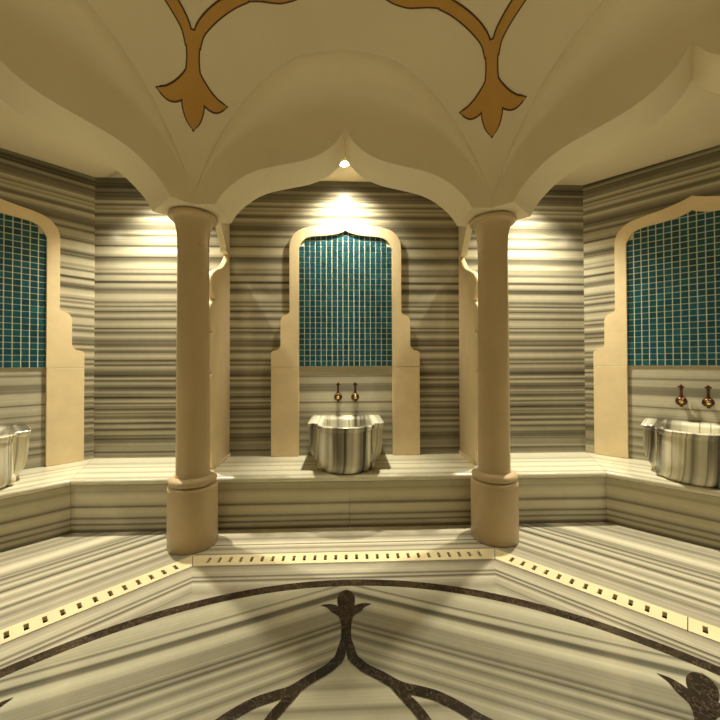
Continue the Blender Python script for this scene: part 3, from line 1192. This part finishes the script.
# ------------------------------------------------------------------ taps
def tap():
    e = empty('tap', '', 'tap', (0, 0, 0), 0, 'bronze taps over the basins')
    mb = MB()
    mb.lathe([(0, 0), (.036, 0), (.036, -.006), (.028, -.014), (.018, -.02), (.016, -.05), (0, -.05)], 24, 'y')
    mb.build('wall_plate', M['bronze'], e, autosmooth=50)
    mb = MB()
    mb.lathe([(0, -.042), (.016, -.043), (.030, -.050), (.040, -.064), (.043, -.078), (.040, -.092), (.030, -.104), (.018, -.109), (0, -.109)], 28, 'y')
    mb.build('body', M['bronze'], e, autosmooth=60)
    mb = MB()
    mb.lathe([(0, -.106), (.0165, -.106), (.0165, -.113), (.012, -.117), (0, -.118)], 20, 'y')
    o = mb.build('end_cap', M['brass'], e, autosmooth=50)
    o['label'] = 'bright brass end cap'
    mb = MB()
    mb.lathe([(0, .03), (.020, .03), (.016, .045), (.011, .06), (.010, .10), (.013, .105), (.013, .112), (.009, .118), (0, .118)], 20, 'z', (0, -.078, 0))
    mb.build('stem', M['bronze'], e, autosmooth=50)
    mb = MB()
    mb.lathe([(0, .114), (.011, .115), (.013, .124), (.013, .138), (.009, .148), (.005, .152), (0, .153)], 16, 'z', (0, -.078, 0))
    for k in range(4):
        a = PI / 2 * k + PI / 4
        d = Vector((math.cos(a), math.sin(a), 0))
        p = Vector((0, -.078, .130))
        mb.tube([p + d * .006, p + d * .016, p + d * .021, p + d * .026, p + d * .030], [.0055, .0055, .009, .009, .004], 10)
    mb.build('cross_handle', M['bronze'], e, weld=False)
    mb = MB()
    mb.tube([(0, -.08, -.025), (0, -.092, -.038), (0, -.096, -.05)], [.014, .0115, .012], 14)
    mb.build('spout', M['bronze'], e, autosmooth=60)
    return e


TZ = 1.06
t0 = tap()
t0.location = (-.08, WALL_N - .0065, TZ)
t0['label'] = 'bronze tap on the left above the middle basin'
copy_thing(t0, (.095, WALL_N - .0065, TZ), 0, 'bronze tap on the right above the middle basin')
for s, lab in ((-.088, 'bronze cross-handle tap on the left above the right basin'), (.088, 'bronze cross-handle tap on the right above the right basin')):
    p = rot((s, DIAG_N - .0065), 45)
    copy_thing(t0, (p[0], p[1], TZ - .01), -math.radians(45), lab)
for s, lab in ((-.088, 'bronze cross-handle tap on the left above the left basin'), (.088, 'bronze cross-handle tap on the right above the left basin')):
    p = rot((s, DIAG_N - .0065), -45)
    copy_thing(t0, (p[0], p[1], TZ - .01), math.radians(45), lab)

# ------------------------------------------------------------------ lamps
WARM = (1.0, .935, .72)


def spot(loc, e, tilt=(0, 0), size=124, blend=1.0, rad=.045):
    l = bpy.data.lights.new('downlight_beam', 'SPOT')
    l.energy = e
    l.color = WARM
    l.spot_size = math.radians(size)
    l.spot_blend = blend
    l.shadow_soft_size = rad
    o = bpy.data.objects.new('downlight_beam', l)
    o.location = loc
    o.rotation_euler = (tilt[0], tilt[1], 0)
    COL.objects.link(o)
    return o


dl = empty('downlight', 'glowing recessed downlight in the bay ceiling above the middle niche', 'lamp', (-.01, 3.435, CEIL), 0, 'recessed ceiling downlights')
mb = MB()
mb.lathe([(.042, -.012), (.042, -.004), (.048, -.010), (.060, -.008), (.063, -.0005), (.042, -.0005)], 32)
mb.build('ring', M['chrome'], dl, autosmooth=50)
mb = MB()
mb.lathe([(0, -.013), (.02, -.0125), (.038, -.008), (.042, -.003), (0, -.003)], 32)
mb.build('bulb', M['lamp'], dl)
SIDE = [((-1.87, 3.43), 'recessed downlight behind the left column, lighting the back wall'), ((1.90, 3.43), 'recessed downlight behind the right column, lighting the back wall'),
        ((-3.43, 2.02), 'recessed downlight beside the left niche, near the left edge'), ((3.43, 2.02), 'recessed downlight beside the right niche, near the right edge')]
for (x, y), lab in SIDE:
    copy_thing(dl, (x, y, CEIL), 0, lab)


def lamp_light(x, y, wide, core, tilt=22, cone=80, lean=(0, 0)):
    """a downlight throws a wide spill and a tighter beam leaning into the room"""
    a = math.radians(tilt)
    if abs(y) > abs(x):
        t = (-a if y > 0 else a, 0)
    else:
        t = (0, a if x > 0 else -a)
    spot((x, y, CEIL - .03), wide, lean, 112, 1.0)
    spot((x, y, CEIL - .03), core, t, cone, 1.0)


lamp_light(-.01, 3.435, 105, 190, 4, 44, (math.radians(28), 0))
lamp_light(-1.87, 3.43, 190, 165)
lamp_light(1.90, 3.43, 190, 165)
lamp_light(-3.43, 2.02, 16, 85)
lamp_light(3.43, 2.02, 16, 85)
for x, y in ((3.43, 0), (-3.43, 0), (3.43, -2.0), (-3.43, -2.0), (1.95, -3.43), (-1.95, -3.43), (0, -3.43)):  # unseen beams without fittings, added to fill the room and dome with light
    lamp_light(x, y, 50, 200)

# ------------------------------------------------------------------ world, camera, colour
w = bpy.data.worlds.new('world')
S.world = w
w.use_nodes = True
w.node_tree.nodes['Background'].inputs[0].default_value = (0, 0, 0, 1)
cam = bpy.data.cameras.new('camera')
cam.sensor_width = 36
cam.lens = 356.36 / 720 * 36
cam.clip_start = .02
co = bpy.data.objects.new('camera', cam)
COL.objects.link(co)
co.matrix_world = (Matrix.Translation((.0049, .0417, 1.4)) @ Matrix.Rotation(-.0383, 4, 'Z') @ Matrix.Rotation(PI / 2 + .0103, 4, 'X') @ Matrix.Rotation(-.0031, 4, 'Z'))
S.camera = co
S.view_settings.view_transform = 'Standard'
S.view_settings.look = 'None'
S.view_settings.gamma = 1
S.view_settings.exposure = 0.62
S.view_settings.use_curve_mapping = False
cy = S.cycles
cy.use_denoising = True
cy.max_bounces = 12
cy.diffuse_bounces = 8
cy.glossy_bounces = 4
cy.sample_clamp_indirect = 6
cy.use_light_tree = True
